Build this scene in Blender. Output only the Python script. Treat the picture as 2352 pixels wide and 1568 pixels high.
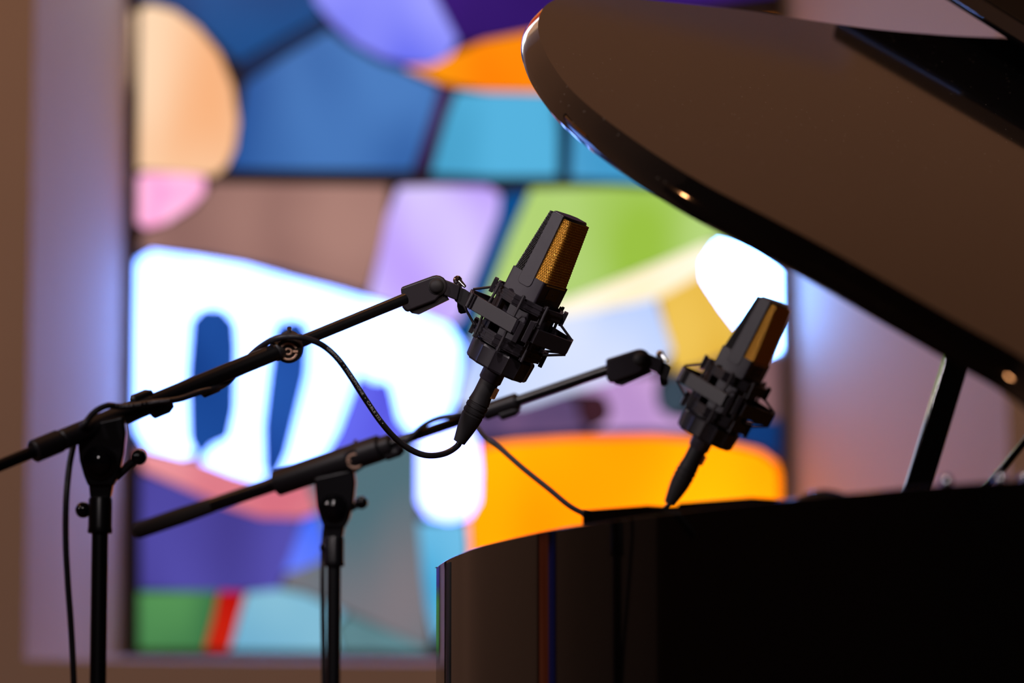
import bpy, bmesh, math, random
from mathutils import Vector, Matrix
from math import sin, cos, pi, radians, sqrt
random.seed(7)
for o in list(bpy.data.objects): bpy.data.objects.remove(o)
scn = bpy.context.scene
COL = scn.collection

# ------------------------------------------------------------------ camera
FPX = 8820.0                       # 135 mm lens on a 36 mm sensor, 2352 px wide
PITCH = math.atan((1932 - 784) / FPX)
CAMZ = 0.72
ZF = 3.83                          # distance of the sharp microphone
cam = bpy.data.cameras.new('camera'); cam.lens = 135; cam.sensor_width = 36
cam.dof.use_dof = True; cam.dof.focus_distance = ZF; cam.dof.aperture_fstop = 3.0
cam.clip_end = 60
camo = bpy.data.objects.new('camera', cam); COL.objects.link(camo)
camo.location = (0, 0, CAMZ); camo.rotation_euler = (pi/2 + PITCH, 0, 0)
scn.camera = camo
R = Vector((1, 0, 0)); U = Vector((0, -sin(PITCH), cos(PITCH))); F = Vector((0, cos(PITCH), sin(PITCH)))
EYE = Vector((0, 0, CAMZ))
def ray(px, py): return R*((px-1176)/FPX) + U*((784-py)/FPX) + F
def at(px, py, rel): return EYE + ray(px, py)*(rel*ZF)          # a point at rel x the focus distance
def on_plane(px, py, P, n):
    r = ray(px, py); return EYE + r*((P-EYE).dot(n)/r.dot(n))
def px_of(P):
    d = P-EYE; z = d.dot(F); return 1176+FPX*d.dot(R)/z, 784-FPX*d.dot(U)/z

# ------------------------------------------------------------------ world and lights
w = bpy.data.worlds.new('world'); scn.world = w; w.use_nodes = True
w.node_tree.nodes['Background'].inputs[0].default_value = (0.9, 0.62, 0.45, 1)
w.node_tree.nodes['Background'].inputs[1].default_value = 0.0
def area(name, loc, target, size, power, col):
    l = bpy.data.lights.new(name, 'AREA'); l.shape = 'DISK'; l.size = size; l.energy = power; l.color = col
    o = bpy.data.objects.new(name, l); COL.objects.link(o); o.location = loc
    o.rotation_euler = (Vector(target)-Vector(loc)).to_track_quat('-Z', 'Y').to_euler(); return o
def spot(name, loc, target, power, col, ang=60, rad=.09):
    l = bpy.data.lights.new(name, 'SPOT'); l.energy = power; l.color = col; l.spot_size = radians(ang); l.spot_blend = .6; l.shadow_soft_size = rad
    o = bpy.data.objects.new(name, l); COL.objects.link(o); o.location = loc
    o.rotation_euler = (Vector(target)-Vector(loc)).to_track_quat('-Z', 'Y').to_euler(); return o
WARM = (1, .42, .16); NEUT = (1, .88, .90)
spot('stage_lamp_light', (-3.3, 1.5, 3.0), (.17, 3.98, 1.26), 235, NEUT, 15)
spot('stage_lamp_light', (-.5, .3, 3.9), (.17, 3.98, 1.30), 190, NEUT, 15)
spot('stage_lamp_light', (2.2, -.9, 3.9), (.08, 3.85, 1.32), 300, (1, .82, .66), 10)
area('front_fill_light', (-1.2, -2.0, 3.9), (0, 3.9, 1.2), .5, 34, NEUT)  # soft frontal fill added for the microphone bodies
for (x, y) in ((-2.4, 4.2), (.2, 4.6), (2.6, 4.8)):       # unseen warm point lights added to brighten the back wall
    l = bpy.data.lights.new('wall_fill_light', 'POINT'); l.energy = 25; l.color = WARM; l.shadow_soft_size = .07
    o = bpy.data.objects.new('wall_fill_light', l); COL.objects.link(o); o.location = (x, y, 3.4)
scn.view_settings.view_transform = 'Standard'; scn.view_settings.look = 'None'
scn.view_settings.exposure = 0; scn.view_settings.gamma = 1; scn.view_settings.use_curve_mapping = False

# ------------------------------------------------------------------ materials
def lin(c):
    return tuple(((v/255)/12.92 if v/255 <= .04045 else ((v/255+.055)/1.055)**2.4) for v in c)
def mat(name, base, rough=.5, metal=0, ior=1.5, coat=0, noise=None, bump=None):
    m = bpy.data.materials.new(name); m.use_nodes = True; nt = m.node_tree; b = nt.nodes['Principled BSDF']
    b.inputs['Base Color'].default_value = (*base, 1); b.inputs['Roughness'].default_value = rough
    b.inputs['Metallic'].default_value = metal; b.inputs['IOR'].default_value = ior; b.inputs['Coat Weight'].default_value = coat
    if noise:                      # (scale, amount): slight unevenness of the colour
        tc = nt.nodes.new('ShaderNodeTexCoord'); n = nt.nodes.new('ShaderNodeTexNoise'); n.inputs['Scale'].default_value = noise[0]; n.inputs['Detail'].default_value = 4
        mx = nt.nodes.new('ShaderNodeMix'); mx.data_type = 'RGBA'
        mx.inputs[6].default_value = (*[v*(1-noise[1]) for v in base], 1); mx.inputs[7].default_value = (*[min(1, v*(1+noise[1])) for v in base], 1)
        nt.links.new(tc.outputs['Object'], n.inputs['Vector']); nt.links.new(n.outputs['Fac'], mx.inputs[0]); nt.links.new(mx.outputs[2], b.inputs['Base Color'])
    if bump:                       # (scale, strength, distance)
        tc = nt.nodes.new('ShaderNodeTexCoord'); n = nt.nodes.new('ShaderNodeTexNoise'); n.inputs['Scale'].default_value = bump[0]; n.inputs['Detail'].default_value = 3
        bp = nt.nodes.new('ShaderNodeBump'); bp.inputs['Strength'].default_value = bump[1]; bp.inputs['Distance'].default_value = bump[2]
        nt.links.new(tc.outputs['Object'], n.inputs['Vector']); nt.links.new(n.outputs['Fac'], bp.inputs['Height']); nt.links.new(bp.outputs['Normal'], b.inputs['Normal'])
    return m
M = {}
M['plaster'] = mat('plaster', (.74, .66, .60), .75, noise=(3, .06), bump=(60, .15, .003))
M['darkened_wall'] = mat('darkened_wall_finish', (.10, .075, .06), .9, noise=(6, .2))  # unseen room walls, darkened so the piano case reflects black
M['carpet'] = mat('carpet', (.10, .05, .035), .95, noise=(40, .3))
M['ceiling'] = mat('ceiling_paint', (.30, .25, .2), .85, noise=(2, .06))
M['dark_wood'] = mat('dark_wood', (.035, .022, .012), .5, noise=(20, .3))
M['lead'] = mat('lead_came', (.045, .04, .038), .55, noise=(40, .3))
M['stand'] = mat('black_powder_coat', (.006, .006, .008), .32, noise=(300, .2))
M['stand_matt'] = mat('black_plastic', (.014, .013, .016), .45, bump=(1800, .15, .0003))
M['gloss_knob'] = mat('gloss_black_knob', (.004, .004, .005), .08)
M['rubber'] = mat('black_rubber', (.020, .018, .020), .62, bump=(1500, .2, .0003))
M['shock'] = mat('shock_mount_plastic', (.031, .026, .033), .40, bump=(1500, .12, .0003))
M['elastic'] = mat('elastic_cord', (.045, .04, .048), .6)
M['mic_body'] = mat('mic_body_paint', (.041, .034, .047), .42, bump=(2500, .25, .0003))
M['mic_cap'] = mat('mic_cap_paint', (.05, .04, .05), .38)
M['gold_wire'] = mat('gold_wire', (1.0, .50, .06), .36, metal=.5)
M['gold_back'] = mat('gold_gauze', (.20, .085, .012), .5, metal=.6)
M['black_wire'] = mat('black_wire', (.012, .010, .011), .35)
M['black_back'] = mat('black_gauze', (.006, .005, .006), .7)
M['chrome'] = mat('chrome', (.75, .75, .78), .12, metal=1)
M['copper'] = mat('copper_latch', (.85, .36, .12), .35, metal=.4)
M['cable'] = mat('black_cable', (.022, .021, .027), .42)
M['print'] = mat('pale_print', (.75, .75, .8), .6)
M['emblem'] = mat('peach_emblem', (.82, .52, .38), .45)
M['engrave'] = mat('faint_engraving', (.20, .13, .09), .6)
M['gold_plate'] = mat('gold_iron_frame', (.45, .29, .09), .4, metal=.6)
M['ivory'] = mat('ivory_key', (.8, .77, .7), .3)
M['wire_steel'] = mat('string_steel', (.5, .45, .4), .35, metal=1)
def ebony(name, dusty):
    m = mat(name, (.004, .0035, .0035), .05, ior=1.46); nt = m.node_tree; b = nt.nodes['Principled BSDF']
    if dusty:                      # sparse dust specks lying on the polish
        tc = nt.nodes.new('ShaderNodeTexCoord'); v = nt.nodes.new('ShaderNodeTexVoronoi'); v.inputs['Scale'].default_value = 120
        n = nt.nodes.new('ShaderNodeTexNoise'); n.inputs['Scale'].default_value = 7
        wn = nt.nodes.new('ShaderNodeTexWhiteNoise')
        c = nt.nodes.new('ShaderNodeMath'); c.operation = 'LESS_THAN'; c.inputs[1].default_value = .085
        c2 = nt.nodes.new('ShaderNodeMath'); c2.operation = 'GREATER_THAN'; c2.inputs[1].default_value = .62
        mu = nt.nodes.new('ShaderNodeMath'); mu.operation = 'MULTIPLY'
        mx = nt.nodes.new('ShaderNodeMix'); mx.data_type = 'RGBA'; mx.inputs[6].default_value = (.004, .0035, .0035, 1); mx.inputs[7].default_value = (.16, .14, .12, 1)
        nt.links.new(tc.outputs['Object'], v.inputs['Vector']); nt.links.new(v.outputs['Distance'], c.inputs[0])
        nt.links.new(v.outputs['Position'], wn.inputs['Vector']); nt.links.new(wn.outputs['Value'], c2.inputs[0])
        nt.links.new(c.outputs[0], mu.inputs[0]); nt.links.new(c2.outputs[0], mu.inputs[1]); nt.links.new(mu.outputs[0], mx.inputs[0])
        nt.links.new(mx.outputs[2], b.inputs['Base Color'])
    return m
M['satin_black'] = mat('satin_black', (.002, .002, .002), .6, ior=1.12)
M['ebony'] = ebony('polished_ebony', False); M['ebony_dusty'] = ebony('polished_ebony_dusty', True)
def glass(name, c1, c2, strength, scale=5.0, horiz=False):
    """streaky stained glass lit from behind: two glass colours mixed in soft streaks"""
    m = bpy.data.materials.new(name); m.use_nodes = True; nt = m.node_tree; b = nt.nodes['Principled BSDF']
    a = lin(c1); d = lin(c2)
    tc = nt.nodes.new('ShaderNodeTexCoord'); mp = nt.nodes.new('ShaderNodeMapping')
    mp.inputs['Location'].default_value = (random.uniform(-9, 9), random.uniform(-9, 9), random.uniform(-9, 9))
    mp.inputs['Scale'].default_value = (1, 1, 2.2) if horiz else (1.6, 1.6, 1)
    n = nt.nodes.new('ShaderNodeTexNoise'); n.inputs['Scale'].default_value = scale*.9; n.inputs['Detail'].default_value = .5; n.inputs['Distortion'].default_value = .2
    mr = nt.nodes.new('ShaderNodeMapRange'); mr.inputs[1].default_value = .30; mr.inputs[2].default_value = .70
    mx = nt.nodes.new('ShaderNodeMix'); mx.data_type = 'RGBA'; mx.inputs[6].default_value = (*a, 1); mx.inputs[7].default_value = (*d, 1)
    nt.links.new(tc.outputs['Object'], mp.inputs['Vector']); nt.links.new(mp.outputs[0], n.inputs['Vector'])
    nt.links.new(n.outputs['Fac'], mr.inputs[0]); nt.links.new(mr.outputs[0], mx.inputs[0])
    nt.links.new(mx.outputs[2], b.inputs['Emission Color']); b.inputs['Emission Strength'].default_value = strength
    b.inputs['Base Color'].default_value = (*[v*.15 for v in a], 1); b.inputs['Roughness'].default_value = .3
    return m

# ------------------------------------------------------------------ mesh helpers
def tagk(o, kind): o['kind'] = kind; return o
def tag(o, label, cat, group=None):
    o['label'] = label; o['category'] = cat
    if group: o['group'] = group
    return o
def empty(name, mtx):
    o = bpy.data.objects.new(name, None); o.empty_display_size = .05; COL.objects.link(o)
    o.matrix_world = mtx if isinstance(mtx, Matrix) else Matrix.Translation(mtx); return o
def wm(o): return (wm(o.parent) @ o.matrix_basis) if o.parent else o.matrix_basis.copy()
class MB:
    def __init__(s): s.v = []; s.f = []
    def add(s, v, f):
        n = len(s.v); s.v += [Vector(p) for p in v]; s.f += [tuple(i+n for i in q) for q in f]; return s
    def box(s, c, d, mtx=None):
        c = Vector(c); d = Vector(d)/2
        v = [c+Vector((x*d.x, y*d.y, z*d.z)) for z in (-1, 1) for y in (-1, 1) for x in (-1, 1)]
        if mtx: v = [mtx @ p for p in v]
        return s.add(v, [(0,2,3,1),(4,5,7,6),(0,1,5,4),(2,6,7,3),(0,4,6,2),(1,3,7,5)])
    def lathe(s, prof, n=32, p0=None, axis=None, mod=None):
        """prof: (distance along axis, radius)"""
        p0 = Vector(p0 or (0, 0, 0)); ax = Vector(axis or (0, 0, 1)).normalized()
        t = ax.orthogonal().normalized() if abs(ax.z) < .99 else Vector((1, 0, 0)); b = ax.cross(t)
        v = []; f = []
        for (h, r) in prof:
            for k in range(n):
                a = 2*pi*k/n; rr = r*(mod(a) if mod else 1)
                v.append(p0+ax*h+(t*cos(a)+b*sin(a))*rr)
        m = len(prof)
        for i in range(m-1):
            for k in range(n): f.append((i*n+k, i*n+(k+1) % n, (i+1)*n+(k+1) % n, (i+1)*n+k))
        f.append(tuple(range(n-1, -1, -1))); f.append(tuple(range((m-1)*n, m*n)))
        return s.add(v, f)
    def cyl(s, a, b, r0, r1=None, n=24):
        a = Vector(a); b = Vector(b); return s.lathe([(0, r0), ((b-a).length, r0 if r1 is None else r1)], n, a, b-a)
    def tube(s, pts, r, n=12):
        pts = [Vector(p) for p in pts]; v = []; f = []; prev = None
        for i, p in enumerate(pts):
            d = (pts[min(i+1, len(pts)-1)]-pts[max(i-1, 0)]).normalized()
            if prev is None: t = d.orthogonal().normalized()
            else: t = (prev-d*prev.dot(d)).normalized()
            prev = t; b = d.cross(t); rr = r[i] if isinstance(r, (list, tuple)) else r
            v += [p+(t*cos(2*pi*k/n)+b*sin(2*pi*k/n))*rr for k in range(n)]
        for i in range(len(pts)-1):
            for k in range(n): f.append((i*n+k, i*n+(k+1) % n, (i+1)*n+(k+1) % n, (i+1)*n+k))
        f.append(tuple(range(n-1, -1, -1))); f.append(tuple(range((len(pts)-1)*n, len(pts)*n)))
        return s.add(v, f)
    def ball(s, c, r, n=20):
        c = Vector(c); k = n//2
        return s.lathe([(-r*cos(pi*i/k), max(r*sin(pi*i/k), r*.01)) for i in range(k+1)], n, c)
    def loft(s, a, b):
        """solid between two matching outlines"""
        n = len(a); return s.add(list(a)+list(b), [tuple(range(n-1, -1, -1)), tuple(range(n, 2*n))]+[(i, (i+1) % n, (i+1) % n+n, i+n) for i in range(n)])
    def prism_px(s, pts, r0, r1):
        """outline seen from the camera, given its true depth and thickness"""
        k = r1/r0
        mid = (r0+r1)/2
        a = [at(x, y, mid) for x, y in pts]; h = (r1-r0)*ZF/2
        return s.loft([p-F*h for p in a], [p+F*h for p in a])
    def build(s, name, m, parent=None, smooth=True, bevel=0, segs=2, world=True, ang=35):
        me = bpy.data.meshes.new(name); v = s.v
        if parent is not None and world:
            inv = wm(parent).inverted(); v = [inv @ p for p in v]
        me.from_pydata([tuple(p) for p in v], [], s.f)
        bm = bmesh.new(); bm.from_mesh(me); bmesh.ops.recalc_face_normals(bm, faces=bm.faces); bm.to_mesh(me); bm.free()
        me.materials.append(m if not isinstance(m, str) else M[m])
        o = bpy.data.objects.new(name, me); COL.objects.link(o)
        if parent is not None: o.parent = parent
        if smooth:
            me.polygons.foreach_set('use_smooth', [len(p.vertices) < 12 for p in me.polygons])
            try: me.set_sharp_from_angle(angle=radians(ang))
            except Exception: pass
        if bevel:
            md = o.modifiers.new('bevel', 'BEVEL'); md.width = bevel; md.segments = segs; md.limit_method = 'ANGLE'; md.angle_limit = radians(40)
            md.harden_normals = True
        return o
def catmull(P, n=10, closed=False):
    P = [Vector(p) for p in P]; out = []; m = len(P)
    for i in range(m if closed else m-1):
        g = (lambda k: P[k % m]) if closed else (lambda k: P[max(0, min(m-1, k))])
        a, b, c, d = g(i-1), g(i), g(i+1), g(i+2)
        for k in range(n):
            t = k/n; out.append(.5*((2*b)+(c-a)*t+(2*a-5*b+4*c-d)*t*t+(3*b-a-3*c+d)*t**3))
    if not closed: out.append(P[-1])
    return out

# ------------------------------------------------------------------ the room
PSI = radians(11)
WU = Vector((cos(PSI), sin(PSI), 0)); WN = Vector((sin(PSI), -cos(PSI), 0))     # along the wall, into the room
WC = at(1047, 784, 1.9)                                                        # window plane
DEEP = .60
FC = WC + WN*DEEP                                                               # face of the wall
def win(px, py, out=0.0): return on_plane(px, py, WC+WN*out, WN)
def wl(P): return (P-WC).dot(WU)
u_l = wl(win(298, 784)); u_r = wl(win(1800, 784))
v_b = win(900, 1512).z; v_t = 3.12
uo_l = wl(on_plane(68, 784, FC, WN)); uo_r = wl(on_plane(2312, 784, FC, WN))
vo_b = on_plane(900, 1522, FC, WN).z; vo_t = v_t+.30
def W(u, z, d): p = WC+WU*u+WN*d; return Vector((p.x, p.y, z))
HC = 7.2
b = MB()
def quad(bm_, a, b_, c, d): bm_.add([a, b_, c, d], [(0, 1, 2, 3)])
UL, UR = -6.0, 7.0
quad(b, W(UL, 0, DEEP), W(uo_l, 0, DEEP), W(uo_l, HC, DEEP), W(UL, HC, DEEP))
quad(b, W(uo_r, 0, DEEP), W(UR, 0, DEEP), W(UR, HC, DEEP), W(uo_r, HC, DEEP))
quad(b, W(uo_l, 0, DEEP), W(uo_r, 0, DEEP), W(uo_r, vo_b, DEEP), W(uo_l, vo_b, DEEP))
quad(b, W(uo_l, vo_t, DEEP), W(uo_r, vo_t, DEEP), W(uo_r, HC, DEEP), W(uo_l, HC, DEEP))
quad(b, W(uo_l, vo_b, DEEP), W(u_l, v_b, -.02), W(u_l, v_t, -.02), W(uo_l, vo_t, DEEP))
quad(b, W(uo_r, vo_b, DEEP), W(u_r, v_b, -.02), W(u_r, v_t, -.02), W(uo_r, vo_t, DEEP))
quad(b, W(uo_l, vo_b, DEEP), W(uo_r, vo_b, DEEP), W(u_r, v_b, -.02), W(u_l, v_b, -.02))
quad(b, W(uo_l, vo_t, DEEP), W(uo_r, vo_t, DEEP), W(u_r, v_t, -.02), W(u_l, v_t, -.02))
tagk(b.build('wall_back', 'plaster', smooth=False), 'structure')
def slab(name, lo, hi, m):
    o = MB().box([(a+c)/2 for a, c in zip(lo, hi)], [c-a for a, c in zip(lo, hi)]).build(name, m, smooth=False); return tagk(o, 'structure')
slab('floor', (-5.2, -5, -.1), (6.2, 8, 0), 'carpet')
slab('ceiling', (-5.2, -5, HC), (6.2, 8, HC+.1), 'ceiling')
slab('wall_left', (-5.2, -5, 0), (-5.1, 8, HC), 'darkened_wall')
slab('wall_right', (6.1, -5, 0), (6.2, 8, HC), 'darkened_wall')
slab('wall_front', (-5.2, -5.1, 0), (6.2, -5, HC), 'darkened_wall')

# ------------------------------------------------------------------ the stained glass window
win_o = empty('window_1', W(0, v_b, 0)); tagk(win_o, 'structure')
win_o['label'] = 'tall stained glass window lit from behind in a deep splayed wall niche'
b = MB().loft([W(u_l-.02, v_b-.02, -.03), W(u_r+.02, v_b-.02, -.03), W(u_r+.02, v_t+.02, -.03), W(u_l-.02, v_t+.02, -.03)],
              [W(u_l-.02, v_b-.02, -.006), W(u_r+.02, v_b-.02, -.006), W(u_r+.02, v_t+.02, -.006), W(u_l-.02, v_t+.02, -.006)])
b.build('lead_lattice', 'lead', win_o, smooth=False)
def bar(u0, z0, u1, z1): 
    MB().loft([W(u0, z0, -.01), W(u1, z0, -.01), W(u1, z1, -.01), W(u0, z1, -.01)], [W(u0, z0, .022), W(u1, z0, .022), W(u1, z1, .022), W(u0, z1, .022)]).build('window_frame', 'dark_wood', win_o, smooth=False, bevel=.003)
bar(u_l, v_b, u_l+.010, v_t); bar(u_r-.012, v_b, u_r, v_t); bar(u_l, v_b, u_r, v_b+.012); bar(u_l, v_t-.014, u_r, v_t)
WB = (108, 148, 255); WB2 = (128, 164, 255)
PANES = [  # outline in the photograph, glass colours, strength
 ([(306,30),(345,14),(400,28),(452,66),(500,125),(531,200),(543,280),(535,340),(515,382),(490,400),(400,392),(312,388)], (242,176,126), (250,214,178), 1.03, 3.5),
 ([(306,408),(340,400),(420,402),(468,408),(466,440),(436,472),(380,508),(335,520),(310,505)], (232,140,190), (255,215,235), 1.35, 9),
 ([(308,-8),(308,-150),(690,-150),(705,-20),(735,34),(640,85),(545,140),(500,92),(450,46),(395,12),(350,0)], (0,50,105), (0,78,142), 1, 4),
 ([(552,150),(640,100),(740,46),(752,62),(650,120),(562,178)], (8,40,82), (12,52,98), 1, 5),
 ([(566,194),(650,138),(756,74),(800,108),(868,146),(926,166),(1006,202),(988,262),(962,340),(946,388),(700,386),(528,384),(548,330),(556,270)], (18,72,144), (72,124,192), 1, 3.2),
 ([(704,-150),(985,-150),(985,-30),(1010,20),(1048,92),(1030,126),(992,146),(940,144),(880,130),(816,96),(760,44),(724,0)], (70,84,232), (158,160,255), 1.05, 3.2),
 ([(996,-150),(1790,-150),(1790,-20),(1400,30),(1250,60),(1120,84),(1056,96),(1020,20),(994,-30)], (34,12,84), (56,22,122), 1, 3),
 ([(930,152),(990,154),(1042,128),(1110,98),(1250,70),(1400,60),(1790,50),(1790,170),(1400,196),(1250,210),(1120,206),(1020,188)], (255,118,0), (252,150,10), 1.0, 4),
 ([(1014,202),(1040,204),(1020,262),(1000,330),(984,392),(956,390),(974,330),(996,262)], (50,16,62), (74,26,80), 1, 4),
 ([(1050,214),(1160,216),(1272,218),(1278,300),(1278,402),(1130,402),(992,396),(1012,330),(1032,262)], (0,108,148), (84,178,222), 1, 3.4),
 ([(1284,220),(1316,222),(1308,330),(1302,404),(1286,404)], (6,34,64), (10,46,80), 1, 5),
 ([(1324,224),(1560,216),(1790,206),(1790,436),(1600,424),(1312,406),(1318,320)], (50,145,198), (110,188,228), 1, 3),
 ([(322,562),(336,536),(400,510),(452,478),(488,424),(640,426),(892,430),(884,500),(868,580),(842,668),(640,612),(470,580),(330,570)], (138,100,94), (170,128,118), 1, 4),
 ([(918,432),(1010,430),(1120,432),(1146,448),(1142,490),(1112,570),(1080,650),(1054,735),(1030,744),(960,716),(850,680),(876,580),(892,500)], (176,140,246), (220,206,255), 1.05, 4),
 ([(1156,448),(1214,438),(1186,500),(1140,610),(1080,760),(1060,790),(1036,762),(1062,738),(1100,630),(1148,500)], (0,66,128), (0,84,150), 1, 4),
 ([(1222,436),(1400,432),(1580,440),(1700,470),(1700,520),(1620,556),(1500,604),(1310,680),(1180,720),(1092,770),(1130,660),(1176,540)], (152,192,66), (182,214,126), 1, 3.4),
 ([(1310,688),(1500,612),(1620,562),(1652,556),(1624,592),(1616,626),(1510,682),(1400,704),(1100,770),(1180,728)], (250,232,190), (255,246,224), 1.1, 4),
 ([(1290,730),(1400,712),(1506,688),(1520,740),(1542,806),(1528,826),(1440,860),(1200,930),(1040,930),(1070,830),(1090,780)], (186,208,255), (226,234,255), 1.0, 4),
 ([(1514,686),(1612,632),(1640,676),(1694,746),(1690,800),(1600,840),(1548,850),(1546,800),(1528,740)], (222,172,52), (238,196,86), 1, 4),
 ([(1624,640),(1622,604),(1646,566),(1700,534),(1746,546),(1780,590),(1790,640),(1790,800),(1760,812),(1712,762),(1668,706)], (104,160,255), (120,170,255), 24.0, 5),
 ([(1544,858),(1600,848),(1694,806),(1704,770),(1756,820),(1790,812),(1790,960),(1600,960),(1584,890)], (120,84,96), (150,110,110), .8, 5),
 ([(1060,944),(1200,938),(1300,905),(1322,930),(1326,960),(1346,984),(1300,990),(1060,1000)], (90,70,110), (150,110,150), 1, 5),
 ([(1334,930),(1350,908),(1380,908),(1398,930),(1398,956),(1378,974),(1350,974),(1334,956)], (40,18,30), (60,30,40), 1, 5),
 ([(1310,902),(1440,868),(1512,862),(1502,900),(1510,940),(1540,962),(1584,966),(1584,984),(1360,984),(1390,976),(1406,956),(1404,926),(1384,900)], (180,140,200), (214,172,224), 1, 5),
 ([(1516,890),(1536,864),(1568,866),(1580,900),(1576,934),(1550,954),(1524,940),(1512,914)], (40,54,66), (56,72,86), 1, 5),
 ([(1060,1006),(1300,996),(1584,990),(1700,1006),(1700,1014),(1500,998),(1300,1002),(1110,1018)], (34,28,62), (50,38,74), 1, 5),
 ([(1594,968),(1790,968),(1790,1060),(1764,1032),(1706,1014),(1600,996)], (8,46,100), (16,62,124), 1, 5),
 ([(1104,1030),(1180,1018),(1300,1010),(1500,1006),(1650,1018),(1744,1040),(1780,1066),(1790,1100),(1790,1500),(1100,1500),(1060,1420),(1086,1260),(1080,1200),(1104,1120)], (255,112,0), (255,146,3), 2.0, 3),
 ([(962,1012),(1000,972),(1050,966),(1090,1000),(1096,1080),(1094,1150),(1074,1184),(1030,1194),(986,1184),(964,1150)], (118,135,255), (140,150,255), 6, 5),
 ([(964,1200),(1010,1204),(1070,1200),(1072,1280),(1040,1400),(1000,1470),(985,1400),(972,1300)], (40,160,210), (150,215,248), 1, 4),
 # the big white figure: columns of white glass round dark blue slots
 ([(308,636),(320,600),(350,582),(445,594),(445,720),(438,900),(440,1000),(448,1040),(420,1046),(340,1026),(312,980)], WB, WB2, 7.5, 4),
 ([(446,594),(560,614),(655,640),(644,744),(630,860),(616,980),(614,1070),(604,1104),(540,1086),(466,1058),(476,1020),(518,1000),(530,940),(534,800),(530,748),(506,722),(470,720),(446,734)], WB, WB2, 7.5, 4),
 ([(440,736),(466,708),(512,710),(540,742),(544,800),(540,940),(526,1006),(486,1024),(458,1060),(434,1008),(430,860)], (12,58,132), (26,76,156), 1, 6),
 ([(655,641),(760,668),(855,694),(830,780),(818,856),(800,910),(770,990),(736,1046),(690,1080),(640,1094),(650,1040),(672,960),(694,860),(704,770),(690,742),(656,742)], WB, WB2, 7.5, 4),
 ([(634,744),(690,732),(710,764),(704,860),(682,950),(660,1040),(636,1094),(606,1080),(604,980),(618,860)], (18,58,140), (34,84,170), 1, 6),
 ([(856,694),(960,724),(1030,752),(1056,790),(1052,850),(1034,930),(1014,970),(984,998),(950,992),(920,960),(906,900),(896,872),(860,872),(826,850),(838,780)], WB, WB2, 7.5, 4),
 ([(822,862),(858,880),(892,880),(902,920),(914,964),(944,998),(900,1030),(800,1050),(744,1050),(778,992),(806,916)], (74,70,206), (112,120,248), 1.1, 5),
 ([(1062,800),(1086,790),(1064,850),(1042,930),(1030,1000),(1010,962),(1024,972),(1042,930),(1058,860)], (20,60,170), (50,110,240), 1, 5),
 ([(318,1036),(420,1054),(456,1062),(540,1094),(606,1114),(690,1090),(722,1140),(724,1176),(690,1186),(600,1184),(520,1158),(420,1114),(330,1076)], (214,112,128), (236,150,156), 1, 4),
 ([(326,1086),(420,1122),(516,1166),(600,1192),(690,1194),(672,1256),(650,1312),(640,1352),(500,1354),(326,1350)], (44,30,98), (84,78,172), 1, 3),
 ([(700,1192),(730,1182),(744,1240),(740,1280),(690,1304),(656,1314),(678,1256)], (40,96,236), (110,130,255), 1.1, 5),
 ([(738,1056),(840,1056),(944,1006),(958,1020),(958,1200),(968,1320),(982,1440),(986,1486),(900,1446),(790,1396),(700,1356),(650,1344),(660,1320),(744,1288),(752,1240),(732,1170),(700,1092)], (82,112,122), (144,124,128), .95, 3.4),
 ([(322,1362),(500,1360),(486,1420),(464,1496),(400,1502),(322,1498)], (34,92,58), (84,146,84), 1, 4),
 ([(508,1360),(560,1362),(544,1420),(520,1498),(472,1498),(494,1420)], (176,0,8), (214,46,10), 1, 5),
 ([(568,1364),(640,1356),(700,1368),(790,1408),(760,1440),(780,1496),(528,1498),(552,1420)], (84,156,196), (136,192,214), 1, 3.4),
 ([(800,1414),(900,1456),(986,1496),(960,1500),(788,1498),(772,1444)], (70,92,92), (104,150,160), .9, 4),
 ([(1004,1476),(1044,1406),(1060,1440),(1090,1500),(1000,1500)], (52,66,66), (74,90,92), .9, 4),
 # panes above the picture's upper edge
 ([(308,-165),(690,-165),(640,-560),(308,-560)], (235,240,255), (255,255,255), 5.0, 4),
 ([(706,-165),(900,-165),(850,-560),(656,-560)], (190,24,16), (220,60,20), 1, 4),
 ([(914,-165),(1180,-165),(1130,-560),(866,-560)], (255,130,10), (255,160,60), 1.2, 4),
 ([(1195,-165),(1790,-165),(1790,-560),(1146,-560)], (20,36,96), (40,60,130), 1, 3),
 ([(308,-575),(700,-575),(760,-760),(640,-980),(308,-980)], (236,176,136), (248,210,180), 1, 3),
 ([(716,-575),(1240,-575),(1180,-980),(656,-980),(776,-760)], (30,80,160), (70,120,200), 1, 3),
 ([(1256,-575),(1790,-575),(1790,-980),(1196,-980)], (50,26,100), (80,50,140), 1, 3),
]
for i, (pts, c1, c2, st, sc) in enumerate(PANES):
    cx = sum(p[0] for p in pts)/len(pts); cy = sum(p[1] for p in pts)/len(pts)
    # each piece overlaps the lead a little: grow its outline
    ar = sum(p[0]*q[1]-q[0]*p[1] for p, q in zip(pts, pts[1:]+pts[:1])); sg = 1 if ar > 0 else -1; big = []
    for k, p in enumerate(pts):
        q0, q1 = pts[k-1], pts[(k+1) % len(pts)]; tx, ty = q1[0]-q0[0], q1[1]-q0[1]; tl = math.hypot(tx, ty)
        big.append((p[0]+sg*ty/tl*3.2, p[1]-sg*tx/tl*3.2))
    a = [win(x, y, -.004) for x, y in big]; c = [win(x, y, .006+.00006*i) for x, y in big]
    zt = v_t-.016
    for q in a+c: q.z = min(q.z, zt)
    MB().loft(a, c).build('glass_pane', glass('stained_glass', c1, c2, st, sc), win_o, smooth=False)

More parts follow.
